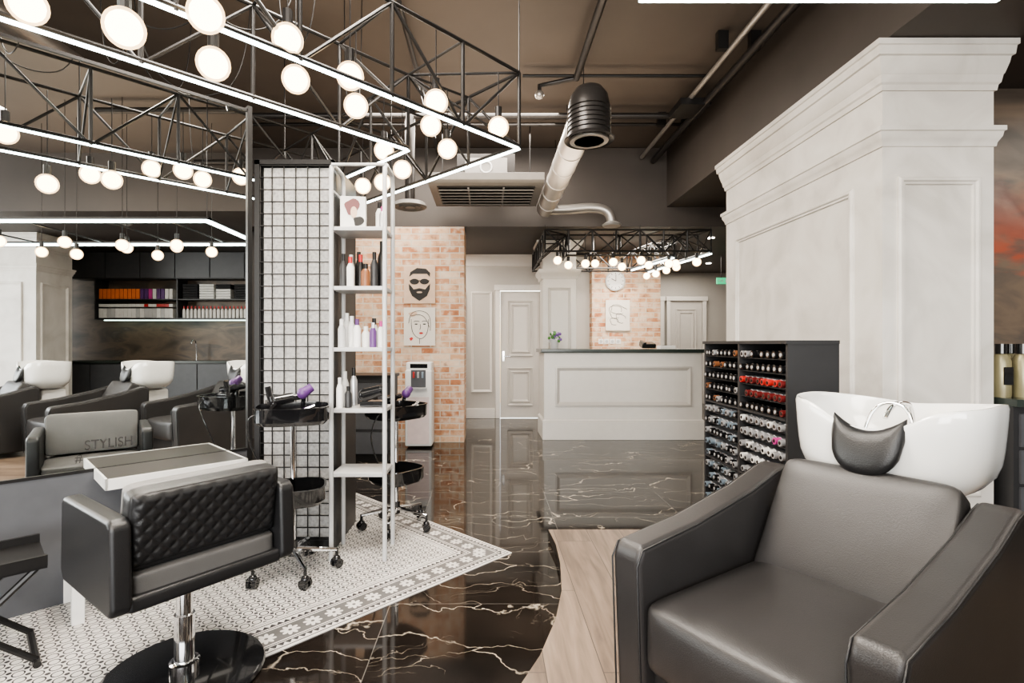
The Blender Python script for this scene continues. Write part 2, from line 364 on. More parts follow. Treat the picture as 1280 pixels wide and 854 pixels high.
for x0,x1 in ((-5,-1.2),(-.6,3.2)):
    n=3
    for i in range(n+1):
        xx=x0+(x1-x0)*i/n; mb.bx(xx-.03,xx+.03,-6.08,-6.02,.5,3.1,BLK)
    mb.bx(x0,x1,-6.08,-6.02,.5,.56,BLK); mb.bx(x0,x1,-6.08,-6.02,3.04,3.1,BLK)
mb.fin('added_window_frames',g)
simple('wall_partition',2.83,5.4,3.4,3.5,0,BZ,RUST)
mb=MB(); mb.bx(-6,.11,8.365,8.39,0,.16,PAINTW); mb.bx(.93,1.6,8.365,8.39,0,.16,PAINTW); mb.fin('baseboard_front',bevel=.006)
mb=MB(); mb.rings([[(-1.5,8.39-o,z),(1.64,8.39-o,z),(1.64,8.39,z),(-1.5,8.39,z)] for o,z in [(0.0,2.44),(.02,2.46),(.03,2.52),(.07,2.58),(.09,2.60),(.09,2.629)]],PAINTW); mb.fin('trim_1')
mb=MB(); frame_rect(mb,(-.27,8.389,.42),(1,0,0),(0,0,1),(0,-1,0),.34,1.62,MOULD,PAINTW)
frame_rect(mb,(-.85,8.389,.42),(1,0,0),(0,0,1),(0,-1,0),.5,1.62,MOULD,PAINTW); mb.fin('trim_2')
def door_parts(g,x0,x1,y,handle=True):
    mb=MB(); mb.bx(x0,x1,y+.01,y+.05,.01,2.05,DOORP); w_=x1-x0
    for z0,h in ((.2,.62),(1.0,.9)):
        frame_rect(mb,(x0+.11,y+.01,z0),(1,0,0),(0,0,1),(0,-1,0),w_-.22,h,MOULD,DOORP)
        frame_rect(mb,(x0+.17,y+.01,z0+.06),(1,0,0),(0,0,1),(0,-1,0),w_-.34,h-.12,MOULD,DOORP)
    mb.fin('leaf',g)
    mb=MB(); mb.bx(x0-.08,x0-.005,y-.035,y+.01,0,2.06,PAINTW); mb.bx(x1+.005,x1+.08,y-.035,y+.01,0,2.06,PAINTW); mb.bx(x0-.1,x1+.1,y-.045,y+.01,2.06,2.15,PAINTW); mb.fin('casing',g,bevel=.008)
    mb=MB(); mb.cyl((x0+.05,y+.01,1.0),(x0+.05,y-.04,1.0),.012,CHROME); mb.cyl((x0+.05,y-.04,1.0),(x0+.16,y-.04,1.0),.009,CHROME); mb.bx(x0+.035,x0+.065,y+.003,y+.01,.92,1.08,CHROME); mb.fin('handle',g)
door_parts(grp('door_1'),.20,.84,8.39)
door_parts(grp('door_2'),2.80,3.45,10.44)
door_parts(grp('door_3'),3.66,4.3,10.44)
simple('brick_column',-1.75,-.29,6.34,6.85,0,2.629,BRICK)
simple('brick_wall',1.64,2.72,8.2,8.388,0,2.629,BRICK)
simple('wall_recess',-3.4,-1.75,6.6,6.7,0,2.63,WALLD)

def pillar(name,x0,x1,y0,y1):
    g=grp(name); mb=MB(); mb.bx(x0,x1,y0,y1,0,BZ-.005,PLASTER); mb.fin('shaft',g)
    mb=MB(); dz=BZ-2.92
    cornice(mb,x0,x1,y0,y1,[(o_,z_+dz) for o_,z_ in [(-.01,2.66),(.010,2.66),(.014,2.69),(.022,2.70),(.028,2.74),(.032,2.745),(.046,2.80),(.05,2.83),(.062,2.835),(.066,2.88),(.074,2.885),(.074,2.915),(-.01,2.915)]],PLASTER)
    cornice(mb,x0,x1,y0,y1,[(-.01,2.30),(.008,2.30),(.011,2.32),(.018,2.335),(.026,2.35),(.03,2.375),(.038,2.38),(.038,2.405),(-.01,2.41)],PLASTER)
    cornice(mb,x0,x1,y0,y1,[(-.01,0.063),(.02,0.063),(.02,.18),(.01,.20),(-.01,.205)],PLASTER)
    mb.fin('mouldings',g,smooth=25)
    mb=MB()
    big=[(0,0),(0,.014),(.01,.022),(.022,.022),(.03,.012),(.04,.012),(.045,0)]
    w_=y1-y0
    frame_rect(mb,(x0+.001,y0+.22,.35),(0,1,0),(0,0,1),(-1,0,0),w_-.42,1.78,big,PLASTER)
    frame_rect(mb,(x0+.08,y0+.001,.35),(1,0,0),(0,0,1),(0,-1,0),x1-x0-.16,1.78,big,PLASTER)
    frame_rect(mb,(x0+.08,y1-.001,.35),(1,0,0),(0,0,1),(0,1,0),x1-x0-.16,1.78,big,PLASTER)
    mb.fin('panel_frames',g,smooth=25)
pillar('panelled_pillar',2.2,2.82,2.9,4.8)
pillar('panelled_pillar.001',3.45,4.13,-4.4,-2.43)

edge=[(.37,3.19),(.385,2.95),(.375,2.7),(.34,2.4),(.28,2.15),(.19,1.9),(.08,1.68),(-.03,1.45),(-.14,1.2),(-.22,.9),(-.27,.5),(-.26,0),(-.2,-.6),(-.1,-1.2),(0,-1.7)]
poly=edge+[(3.3,-1.7),(3.3,2.78),(2.19,2.78),(2.19,2.56),(1.49,2.56),(1.49,3.19)]
mb=MB(); mb.prism(poly,0.0,.058,BLK); mb.fin('platform_floor')
mb=MB(); mb.prism(poly,.058,.062,WOOD); mb.fin('platform_floor_boards')
mb=MB(); mb.bx(0,2.5,0,4.6,0,.004,TILE); mb.fin('floor_tile_inlay',loc=(.137,2.98,.0),rot=(0,0,math.radians(135)))

# ---------------------------------------------------------------- light trusses
def globes(bl,ck,x,y,z,br,ztop):
    bl.sph((x,y,z),br*.84,BULB,seg=20); bl.sph((x,y,z),br,GLOBE,seg=24)
    ck.cyl((x,y,z+br*.85),(x,y,z+br+.055),.020,BLK,seg=10); ck.cyl((x,y,z+br+.05),(x,y,ztop),.003,BLK,seg=5)
def truss(name,paths,z0,z1,sp,bulbs,led=.007,bar=.010,cross=True,br=.06,ztop=3.6,drops=True):
    g=grp(name); bars=MB(); leds=MB()
    nodes=[]; anyled=False
    for path,closed,lit in paths:
        P=[Vector((p[0],p[1],0)) for p in path]
        segs=list(zip(P,P[1:]+([P[0]] if closed else [])))
        if not closed: segs=segs[:len(P)-1]
        nl=[]
        for a,b in segs:
            L=(b-a).length; n=max(1,round(L/sp))
            Z0=Vector((0,0,z0));Z1=Vector((0,0,z1))
            bars.cyl(a+Z1,b+Z1,bar,BLK,seg=8); bars.cyl(a+Z0+Vector((0,0,.016)),b+Z0+Vector((0,0,.016)),bar*1.1,BLK,seg=8)
            dirn=(b-a).normalized()
            if lit: anyled=True; leds.box((a+b)/2+Z0,(L+led,led*2,led*1.6),LED,rot=(0,0,math.atan2(dirn.y,dirn.x)))
            for i in range(n+1):
                p=a+(b-a)*i/n; nl.append(p)
                bars.cyl(p+Z0,p+Z1,bar,BLK,seg=8)
                if i<n:
                    q=a+(b-a)*(i+1)/n
                    if i%2==0: bars.cyl(p+Z1,q+Z0,bar*.85,BLK,seg=8)
                    else: bars.cyl(p+Z0,q+Z1,bar*.85,BLK,seg=8)
        nodes.append(nl)
    if cross and len(nodes)==2:
        for p in nodes[0]:
            q=min(nodes[1],key=lambda r:(r-p).length)
            bars.cyl(p+Vector((0,0,z1)),q+Vector((0,0,z1)),bar*.8,BLK,seg=8)
            bars.cyl(p+Vector((0,0,z0+.02)),q+Vector((0,0,z1)),bar*.7,BLK,seg=8)
    if drops:
        for nl in nodes[:1]:
            for p in nl[::4]: bars.cyl(p+Vector((0,0,z1)),p+Vector((0,0,ztop)),.004,BLK,seg=6)
    bars.fin('truss_bars',g)
    if anyled: leds.fin('led_strips',g)
    bl=MB(); ck=MB()
    for x,y,z in bulbs: globes(bl,ck,x,y,z,br,max(z1,z+.2))
    bl.fin('bulbs',g); ck.fin('bulb_holders',g)
    return g
def st(s,t): return ((s-t)/2,(s+t)/2)
Z0=2.33
so,si,to,ti=3.19,2.57,2.83,3.5
s2o,s2i,t2o,t2i=-2.4,-1.8,5.87,5.2
outer=[st(so,to),st(s2o,to),st(s2o,t2o),st(so,t2o)]
inner=[st(si,ti),st(s2i,ti),st(s2i,t2i),st(si,t2i)]
bulbs=[(.06,3.0,2.45),(-.26,2.6,2.41),(-.33,3.0,2.46),(-.25,3.2,2.40),(-.56,3.4,2.34),(-.64,3.2,2.39),(-.61,2.3,2.385),(-.66,2.6,2.39),(-.85,2.3,2.37),(-1.03,1.95,2.25),(-.79,2.05,2.4),(-1.14,1.63,2.19),(-.95,1.75,2.31),
 (-1.55,1.75,2.34),(-1.6,1.40,2.30),(-1.85,1.5,2.35),(-1.75,1.2,2.25),(-2.0,1.25,2.3),(-2.1,.9,2.3),(-.95,3.95,2.4),(-.75,3.7,2.35),(-1.15,4.1,2.4),(-1.35,4.4,2.4),(-1.9,3.6,2.4),(-2.2,3.3,2.35),(-2.6,2.9,2.4)]
truss('truss_chandelier',[(outer,True,True),(inner,True,True)],Z0,2.77,.45,bulbs)
g=grp('ceiling_cables')
for i in range(12):
    a=Vector((random.uniform(-2.6,.0),random.uniform(1.8,3.6),2.78)); b=a+Vector((random.uniform(-.8,.8),random.uniform(-.5,.7),0))
    m_=(a+b)/2+Vector((0,0,-.12)); a2=Vector((a.x,a.y,3.58)); 
    tube('cable_%d'%i,g,[a2,a+Vector((0,0,.1)),m_,b+Vector((0,0,.15)),Vector((b.x,b.y,3.58))],.0035,BLK,smooth=True)
wp=[(.52,-1.6),(.52,1.72),(1.68,1.72),(1.68,-1.6)]
wb=[(.75,1.3,2.17),(1.0,1.15,2.2),(1.3,1.35,2.2),(.7,.8,2.16),(1.05,.6,2.2),(1.4,.7,2.18),(.75,.2,2.2),(1.15,0,2.15),(.7,-.4,2.2),(1.3,-.5,2.2),(.8,-.9,2.17),(1.2,-1.2,2.2)]
g=grp('wash_area_pendant_frame'); mb=MB(); lb=MB(); P=[Vector((p[0],p[1],2.352)) for p in wp]
for a,b in zip(P,P[1:]+[P[0]]):
    d=(b-a).normalized(); r=(0,0,math.atan2(d.y,d.x)); L=(b-a).length
    mb.box((a+b)/2+Vector((0,0,.022)),(L+.06,.06,.02),BLK,rot=r); lb.box((a+b)/2,(L+.03,.035,.024),LED,rot=r)
for p in P: mb.cyl(p,(p.x,p.y,3.6),.004,BLK,seg=5)
for y in (-.9,-.1,.7,1.3): mb.box((1.1,y,2.38),(1.16,.015,.015),BLK)
mb.fin('frame_bars',g); lb.fin('led_strips',g)
bl=MB(); ck=MB()
for x,y,z in wb: globes(bl,ck,x,y,z,.058,3.6)
bl.fin('bulbs',g); ck.fin('bulb_holders',g)
rb=[(.85+.17*i,6.35+.25*(i%2),2.22-.02*(i%3)) for i in range(11)]+[(2.5,6.9,2.22),(2.47,7.2,2.22),(2.42,7.5,2.21),(2.38,7.8,2.22)]
truss('reception_truss_light',[([(.68,6.2),(2.66,6.2),(2.4,7.9),(.68,7.9)],True,False),([(.98,6.5),(2.32,6.5),(2.1,7.6),(.98,7.6)],True,False)],2.29,2.56,.3,rb,bar=.011,br=.052,ztop=2.62)
g=grp('reception_led_strip'); mb=MB()
for a,b in (((2.66,6.2),(2.4,7.9)),((2.32,6.5),(2.1,7.6))):
    d=Vector(b)-Vector(a); mb.box(((a[0]+b[0])/2,(a[1]+b[1])/2,2.275),(d.length,.02,.016),LED,rot=(0,0,math.atan2(d.y,d.x)))
mb.fin('strip',g)

# ---------------------------------------------------------------- ceiling services
g=grp('ventilation_duct'); mb=MB()
mb.cyl((.68,3.6,2.80),(.68,6.14,2.80),.105,STEEL,seg=28)
for y in [3.85+.4*i for i in range(6)]: mb.cyl((.68,y,2.80),(.68,y+.02,2.80),.110,STEEL,seg=28)
mb.fin('spiral_duct',g)
mb=MB(); cx,cy=.69,3.55
mb.lathe((cx,cy,2.62),[(.12,0),(.14,.0),(.142,.06),(.14,.2),(.125,.27),(.09,.32),(.04,.345),(.01,.35)],DARKM,seg=32)
for z in (2.64,2.67,2.70,2.73,2.76,2.79): mb.lathe((cx,cy,z),[(.138,0),(.149,.006),(.138,.012)],DARKM,seg=32)
mb.lathe((cx,cy,2.585),[(.01,.02),(.12,.02),(.165,.0),(.17,.008),(.14,.035),(.01,.035)],DARKM,seg=36)
for r in (.03,.06,.09,.12): mb.lathe((cx,cy,2.58),[(r,0),(r+.010,0),(r+.010,.02),(r,.02)],STEEL,seg=28)
mb.fin('round_diffuser',g)
for y in (4.3,5.2,6.1):
    tube('hanger_%d'%int(y*10),g,[(.79,y,2.80),(.79,y,3.59)],.004,BLK)
tube('elbow',g,[(.72,5.98,2.74),(.9,5.98,2.74),(1.15,5.98,2.77),(1.34,5.97,2.75),(1.42,5.97,2.66),(1.42,5.97,2.57)],.055,STEEL,smooth=True)
mb=MB(); mb.lathe((1.42,5.97,2.55),[(.01,0),(.10,0),(.11,.02),(.065,.05)],WOODD,seg=24); mb.fin('small_diffuser',g)
g=grp('ceiling_pipes')
tube('pipe_a',g,[(.765,.5,3.5),(.765,4.5,3.5)],.03,DARKM)
tube('pipe_b',g,[(2.0,.5,3.42),(2.0,6.3,3.42)],.034,DARKM)
tube('pipe_c',g,[(1.86,2,3.46),(1.86,6.3,3.46)],.022,STEEL)
tube('pipe_d',g,[(-4,5.2,3.48),(2.1,5.2,3.48)],.03,DARKM)
tube('pipe_e',g,[(-4,5.45,3.5),(2.1,5.45,3.5)],.018,DARKM)
tube('pipe_f',g,[(.765,4.5,3.5),(.55,4.55,3.48),(.45,4.55,3.46),(.45,4.55,3.40)],.02,DARKM)
tube('pipe_g',g,[(-3.2,-2,3.35),(-3.2,6.3,3.35)],.1,STEEL)
tube('pipe_h',g,[(-.6,3.5,3.5),(-.6,6.3,3.5)],.02,DARKM)
tube('pipe_i',g,[(.3,4.5,3.52),(1.9,4.5,3.52)],.014,BLK)
mb=MB()
for x in (1.8,2.05):
    for y in (4,5.4): mb.box((x,y,3.53),(.08,.05,.14),BLK)
mb.box((1.9,4.9,3.42),(.28,.3,.06),BLK); mb.sph((.45,4.55,3.38),.04,STEEL,seg=12)
mb.fin('brackets',g)
g=grp('air_conditioner_cassette'); mb=MB()
mb.prism([(5.2,2.80),(6.05,2.80),(6.1,2.83),(6.1,2.90),(5.15,2.90),(5.15,2.83)],-.60,.56,WOODD,'yz'); mb.bx(-.52,.48,5.27,5.98,2.792,2.80,BLK)
for i in range(6): mb.box((-.02,5.35+.11*i,2.785),(.98,.05,.012),WOODD,rot=(.4,0,0))
for x in (-.2,.16): mb.box((x,5.63,2.784),(.02,.7,.014),WOODD)
mb.box((-.02,5.75,3.07),(.62,.4,.32),DARKM); mb.box((-.02,5.54,3.08),(.45,.02,.2),WOODD)
for dx in (-.5,.46): mb.cyl((dx,5.7,2.9),(dx,5.7,3.6),.006,BLK,seg=6)
mb.fin('cassette_body',g,bevel=.004)
tube('ring',g,[(-.02+.06*math.cos(a),5.525,3.08+.06*math.sin(a)) for a in [2*PI*k/16 for k in range(16)]],.008,LGREY,cyclic=True)
g=grp('round_ceiling_vent'); mb=MB()
mb.lathe((-.78,5.2,2.56),[(.01,0),(.05,0),(.06,.02),(.10,.0),(.11,.02),(.15,0),(.17,.01),(.15,.05),(.01,.05)],WOODD,seg=28); mb.cyl((-.78,5.2,2.6),(-.78,5.2,3.6),.05,DARKM,seg=20); mb.fin('vent',g)
g=grp('round_ceiling_vent.001'); mb=MB()
mb.lathe((2.6,-.6,BZ-.06),[(.01,0),(.05,0),(.06,.02),(.10,.0),(.11,.02),(.15,0),(.17,.01),(.15,.05),(.01,.059)],WOODD,seg=28); mb.fin('vent',g)
g=grp('recessed_spotlights'); mb=MB()
for x,y in ((3.0,7.0),(3.4,8.2),(3.1,9.2),(3.9,9.2),(3.0,10.0)): mb.cyl((x,y,2.622),(x,y,2.632),.045,SPOT,seg=16)
for x,y in ((3.2,6.2),(3.0,5.6),(4.2,1.2),(4.2,-.8),(4.2,-2.0)): mb.cyl((x,y,BZ-.008),(x,y,BZ+.002),.045,SPOT,seg=16)
mb.fin('lenses',g)

# ---------------------------------------------------------------- mirror partition
g=grp('mirror_partition',(-1.36,2.99,0),math.radians(45))
mb=MB(); mb.bx(-3.6,0,.0,.05,0.0,.60,PANEL); mb.bx(-3.6,0,.012,.05,.60,2.54,PANEL); mb.fin('base_panel',g)
mb=MB(); mb.bx(-3.58,-.02,.004,.012,.605,2.53,MIRR); mb.fin('mirror',g)
mb=MB(); mb.bx(-.025,.0,-.012,.05,0,2.56,BLK); mb.bx(-3.6,-.0,-.003,.05,2.53,2.545,BLK); mb.bx(-3.6,0,-.004,.012,.593,.607,BLK); mb.fin('frame',g)
def text(name,body,parent,loc,rot,size,mat,sx=1,ext=.0002):
    cu=bpy.data.curves.new(name,'FONT'); cu.body=body; cu.size=size; cu.extrude=ext; cu.materials.append(mat)
    o=bpy.data.objects.new(name,cu); COL.objects.link(o); o.parent=parent; o.location=loc; o.rotation_euler=rot; o.scale=(sx,1,1); return o
text('lettering_stylish','STYLISH',g,(-.765,.0036,.698),(PI/2,0,0),.066,INK,.82)
text('lettering_hash','#',g,(-.80,.0036,.645),(PI/2,0,0),.055,INK,.9)
g=grp('console_shelf',(-1.36,2.99,0),math.radians(45))
mb=MB(); mb.bx(-.72,-.14,-.29,-.008,.575,.602,CHARC); mb.bx(-.73,-.13,-.30,-.29,.560,.608,PALE); mb.bx(-.73,-.72,-.30,-.008,.560,.608,PALE); mb.bx(-.14,-.13,-.30,-.008,.560,.608,PALE); mb.bx(-.72,-.14,-.29,-.008,.602,.606,SHTOP)
mb.fin('shelf_top',g)
g=grp('wall_footrest',(-1.36,2.99,0),math.radians(45))
mb=MB(); mb.box((-.82,-.14,.235),(.045,.28,.035),PALE); mb.box((-.82,-.26,.125),(.045,.035,.245),PALE); mb.box((-.82,-.006,.15),(.045,.012,.29),PALE)
mb.fin('bracket',g,bevel=.004)

# ---------------------------------------------------------------- grid column
g=grp('display_column'); mb=MB(); mb.bx(-1.34,-.89,3.03,3.5,0,2.25,BLK); mb.bx(-1.30,-.91,3.018,3.03,.08,2.22,MESHBG); mb.fin('core',g)
mb=MB()
nx=7; nz=32
for i in range(nx): x=-1.315+.41*i/(nx-1); mb.cyl((x,3.004,.06),(x,3.004,2.24),.0036,BLK,seg=6)
for i in range(nz): z=.07+2.16*i/(nz-1); mb.cyl((-1.33,3.0,z),(-.895,3.0,z),.0036,BLK,seg=6)
mb.bx(-1.345,-1.315,2.992,3.03,0,2.26,BLK); mb.bx(-.905,-.885,2.992,3.03,0,2.26,BLK); mb.bx(-1.345,-.885,2.992,3.03,2.235,2.262,BLK)
mb.fin('wire_grid',g)

g=grp('display_shelf_unit')
for k,x in enumerate((-.865,-.57)):
    tube('upright_%d'%k,g,[(x,2.87,0.004),(x,2.87,2.14),(x,2.88,2.18),(x,2.91,2.20),(x,3.07,2.20),(x,3.10,2.18),(x,3.11,2.14),(x,3.11,0.004)],.013,LGREY)
mb=MB(); SH=(1.85,1.52,1.18,.84,.485)
for z in SH: mb.bx(-.865,-.57,2.875,3.105,z-.022,z,LGREY)
mb.bx(-.865,-.57,2.865,2.885,2.185,2.2,LGREY)
mb.bx(-.87,-.865,2.87,3.11,2.05,2.065,LGREY)
mb.fin('shelves',g,bevel=.003)
g=grp('hair_product_bottles'); mb=MB()
def row(z,items):
    for x,y,r,h,m,c in items: bottle(mb,x,y,z+.0005,r,h,m,c)
row(1.52,[(-.82,2.95,.022,.19,CHARC,BLK),(-.775,2.93,.022,.17,PALE,RED),(-.73,2.98,.022,.19,BLK,RED),(-.69,2.93,.026,.13,AMBER,BLK),(-.645,2.95,.022,.2,CHARC,BLK),(-.61,3.0,.027,.27,BLK,BLK),(-.8,3.04,.022,.2,PALE,PALE),(-.66,3.04,.02,.17,RED,BLK),(-.76,3.06,.022,.22,BLK,BLK)])
row(1.18,[(-.83,2.95,.022,.16,LGREY,WHITEP),(-.785,3.0,.022,.18,PALE,WHITEP),(-.74,2.94,.022,.16,WHITEP,PURP),(-.70,2.98,.025,.12,PALE,WHITEP),(-.65,2.94,.02,.14,PURP,SILV),(-.61,2.97,.022,.15,WHITEP,PINK),(-.83,3.06,.024,.2,WHITEP,WHITEP),(-.67,3.06,.024,.17,PALE,BLK)])
row(.84,[(-.83,3.02,.022,.2,PALE,PALE),(-.79,3.06,.022,.22,SILV,BLK),(-.835,2.93,.02,.17,WHITEP,WHITEP),(-.79,2.94,.02,.12,CHARC,BLK)])
row(1.85,[(-.63,3.02,.022,.17,PALE,BLK),(-.60,2.96,.02,.13,SILV,PINK)])
mb.fin('bottles',g)
g=grp('hair_dryer',(0,0,.004)); mb=MB()
mb.cyl((-.70,2.96,.905),(-.60,2.94,.935),.038,BLKG,r2=.03,seg=16); mb.cyl((-.60,2.94,.935),(-.585,2.937,.94),.024,BLKG,seg=12); mb.sph((-.70,2.96,.905),.038,BLKG); mb.cyl((-.69,2.96,.885),(-.72,2.99,.855),.014,BLKG,seg=10); mb.box((-.66,3.0,.855),(.14,.08,.028),BLKG)
mb.fin('dryer_body',g)
g=grp('hair_color_gift_box'); mb=MB(); mb.box((-.765,2.96,1.941),(.14,.07,.18),PALE,rot=(0,0,.15)); mb.fin('carton',g,bevel=.003)
mb=MB()
def blob(mb,cx,cz,rx,rz,y,m,n=18,wob=0,ph=0):
    mb.prism([(cx+rx*(1+wob*math.sin(3*a+ph))*math.cos(a),cz+rz*(1+wob*math.sin(2*a+ph))*math.sin(a)) for a in [2*PI*k/n for k in range(n)]],y,y+.0015,m,'xz')
blob(mb,-.005,.03,.04,.045,-.0375,DRED,wob=.18); blob(mb,.005,.0,.018,.032,-.039,SKIN); blob(mb,.03,-.05,.028,.03,-.038,INK,wob=.2,ph=1)
mb.fin('printed_portrait',g,loc=(-.765,2.96,1.941),rot=(0,0,.15))

# ---------------------------------------------------------------- trolleys
def trolley(name,loc,rz,ht=.87,tools=True):
    g=grp(name,loc,rz); mb=MB()
    mb.cyl((0,0,.1),(0,0,ht-.02),.014,CHROME); mb.cyl((0,0,.09),(0,0,.17),.024,BLKG)
    for k in range(5):
        a=2*PI*k/5; ex,ey=.22*math.cos(a),.22*math.sin(a)
        mb.cyl((0,0,.125),(ex,ey,.095),.016,CHROME,r2=.011,seg=10)
        mb.cyl((ex,ey,.05),(ex,ey,.10),.009,BLKG,seg=8)
        tx,ty=-math.sin(a+.6),math.cos(a+.6)
        mb.cyl((ex-tx*.024,ey-ty*.024,.026),(ex-tx*.008,ey-ty*.008,.026),.025,BLKG,seg=16)
        mb.cyl((ex+tx*.008,ey+ty*.008,.026),(ex+tx*.024,ey+ty*.024,.026),.025,BLKG,seg=16)
        mb.sph((ex,ey,.045),.022,BLKG,seg=10)
    mb.fin('base',g)
    for nm,z,r in (('top_tray',ht-.085,.185),('lower_tray',ht-.50,.165)):
        mb=MB(); seg=40
        def ring(rr,zz,o=0):
            out=[]
            for k in range(seg):
                a=2*PI*k/seg; n=3.4
                c,s_=math.cos(a),math.sin(a); q=(abs(c)**n+abs(s_*1.12)**n)**(-1/n)
                out.append((rr*q*c,rr*q*s_,zz))
            return out
        mb.rings([ring(.01,z),ring(r*.9,z),ring(r*.99,z+.02),ring(r*1.0,z+.085),ring(r*1.02,z+.09),ring(r*.95,z+.09),ring(r*.93,z+.03),ring(r*.85,z+.022),ring(.01,z+.02)],BLKG)
        mb.fin(nm,g)
    if tools:
        mb=MB(); z=ht+.0
        mb.cyl((-.09,0,z+.03),(.0,.02,z+.045),.030,BLKG,r2=.026,seg=14); mb.cyl((.0,.02,z+.045),(.06,.03,z+.05),.017,BLKG,seg=12)
        mb.cyl((-.07,0,z+.03),(-.12,-.05,z-.03),.013,BLKG,seg=10); mb.cyl((-.10,.06,z-.04),(-.13,.07,z+.10),.016,BLKG,seg=10)
        mb.sph((.05,-.04,z+.07),.030,PURP,seg=14); mb.cyl((.05,-.04,z+.07),(.095,-.03,z+.10),.028,PURP,seg=12,r2=.022); mb.cyl((.04,.0,z-.05),(.055,-.02,z+.05),.012,BLKG,seg=10)
        mb.box((-.05,-.1,z-.02),(.12,.03,.02),BLKG,rot=(.1,0,.4)); mb.box((-.12,.04,z-.01),(.03,.1,.06),BLKG,rot=(.2,0,.2))
        mb.cyl((.0,-.1,z-.03),(.11,-.09,z+.01),.009,CHROME,seg=8)
        mb.fin('hair_dryers_and_combs',g)
        tube('cord',g,[(-.13,-.05,ht-.03),(-.2,-.08,ht-.02),(-.22,-.02,ht-.12),(-.19,.02,ht-.25),(-.12,.03,ht-.38)],.004,BLKG,smooth=True)
    return g
trolley('salon_trolley',(-1.02,2.72,.004),.3)
trolley('salon_trolley.001',(-.60,3.40,.004),.9,ht=.80,tools=True)

# ---------------------------------------------------------------- styling chair
g=grp('styling_chair',(-1.10,1.885,.004),math.atan2(-.8,-.6))
mb=MB(); mb.lathe((0,0,0),[(.01,0),(.265,0),(.27,.006),(.265,.014),(.25,.017),(.05,.02),(.045,.024),(.01,.024)],BLKG,seg=56); mb.lathe((0,0,.02),[(.05,0),(.05,.03),(.04,.035),(.034,.035),(.034,.2),(.027,.2),(.027,.34),(.01,.34)],CHROME,seg=28)
mb.box((0,0,.375),(.24,.24,.02),BLK); mb.fin('hydraulic_base',g)
tube('pump_lever',g,[(.03,0,.3),(-.1,-.08,.29),(-.2,-.2,.25),(-.26,-.26,.24)],.007,BLK,smooth=True)
HW=.30
def side(name,x):
    mb=MB(); pr=[(-.22,.385),(-.245,.42),(-.235,.655),(-.215,.675),(.2,.675),(.225,.655),(.235,.42),(.215,.385)]
    mb.prism(pr,x-.03,x+.03,LEATHB,'yz'); mb.fin(name,g,bevel=.016,seg=3)
side('arm_left',HW-.03); side('arm_right',-HW+.03)
pillow('seat_cushion',g,(0,-.02,.452),(2*HW-.12,.44,.08),SEATG,k=(0,0,.15),rnd=.4)
mb=MB(); mb.box((0,-.01,.405),(2*HW-.1,.46,.05),LEATHB); mb.fin('seat_frame',g,bevel=.015,seg=3)
mb=MB(); W_,H_=2*HW-.125,.235; nu,nv=110,48
bt=math.radians(-9)
def q(u,v):
    a=abs(math.sin(PI*(u*1.0+v)/.052)); b=abs(math.sin(PI*(u*1.0-v)/.052))
    e=min(1,min(W_/2-abs(u),H_/2-abs(v))/.02)
    return .008*(min(a,b)**.45)*max(0,e)+.012*max(0,e)**.5
rg=[]
for j in range(nv+1):
    v=-H_/2+H_*j/nv; rg.append([(-W_/2+W_*i/nu,q(-W_/2+W_*i/nu,v),v) for i in range(nu+1)])
mb.rings(rg,LEATHB,closed=False,cap=False); mb.fin('quilted_back',g,loc=(0,.195,.62),rot=(bt,0,0),smooth=80)
pillow('back_cushion',g,(0,.165,.62),(W_+.015,.075,H_+.02),LEATHB,k=(0,0,0),rot=(bt,0,0),rnd=.5)
pillow('back_inner_pad',g,(0,.125,.63),(W_-.0,.05,H_+.02),SEATL,k=(0,.3,0),rot=(bt,0,0),rnd=.5)
g=grp('folding_tray_stand',(-1.90,1.90,0.004),math.radians(45)); mb=MB()
mb.box((0,0,.37),(.42,.30,.02),BLK); mb.box((0,.15,.39),(.42,.015,.04),BLK); mb.box((0,-.15,.39),(.42,.015,.04),BLK)
for y in (-.13,.13):
    mb.cyl((-.18,y,.02),(.18,y,.36),.012,BLK,seg=8); mb.cyl((.18,y,.02),(-.18,y,.36),.012,BLK,seg=8)
for x in (-.18,.18): mb.cyl((x,-.16,.014),(x,.16,.014),.013,BLK,seg=8)
mb.fin('tray_and_legs',g)

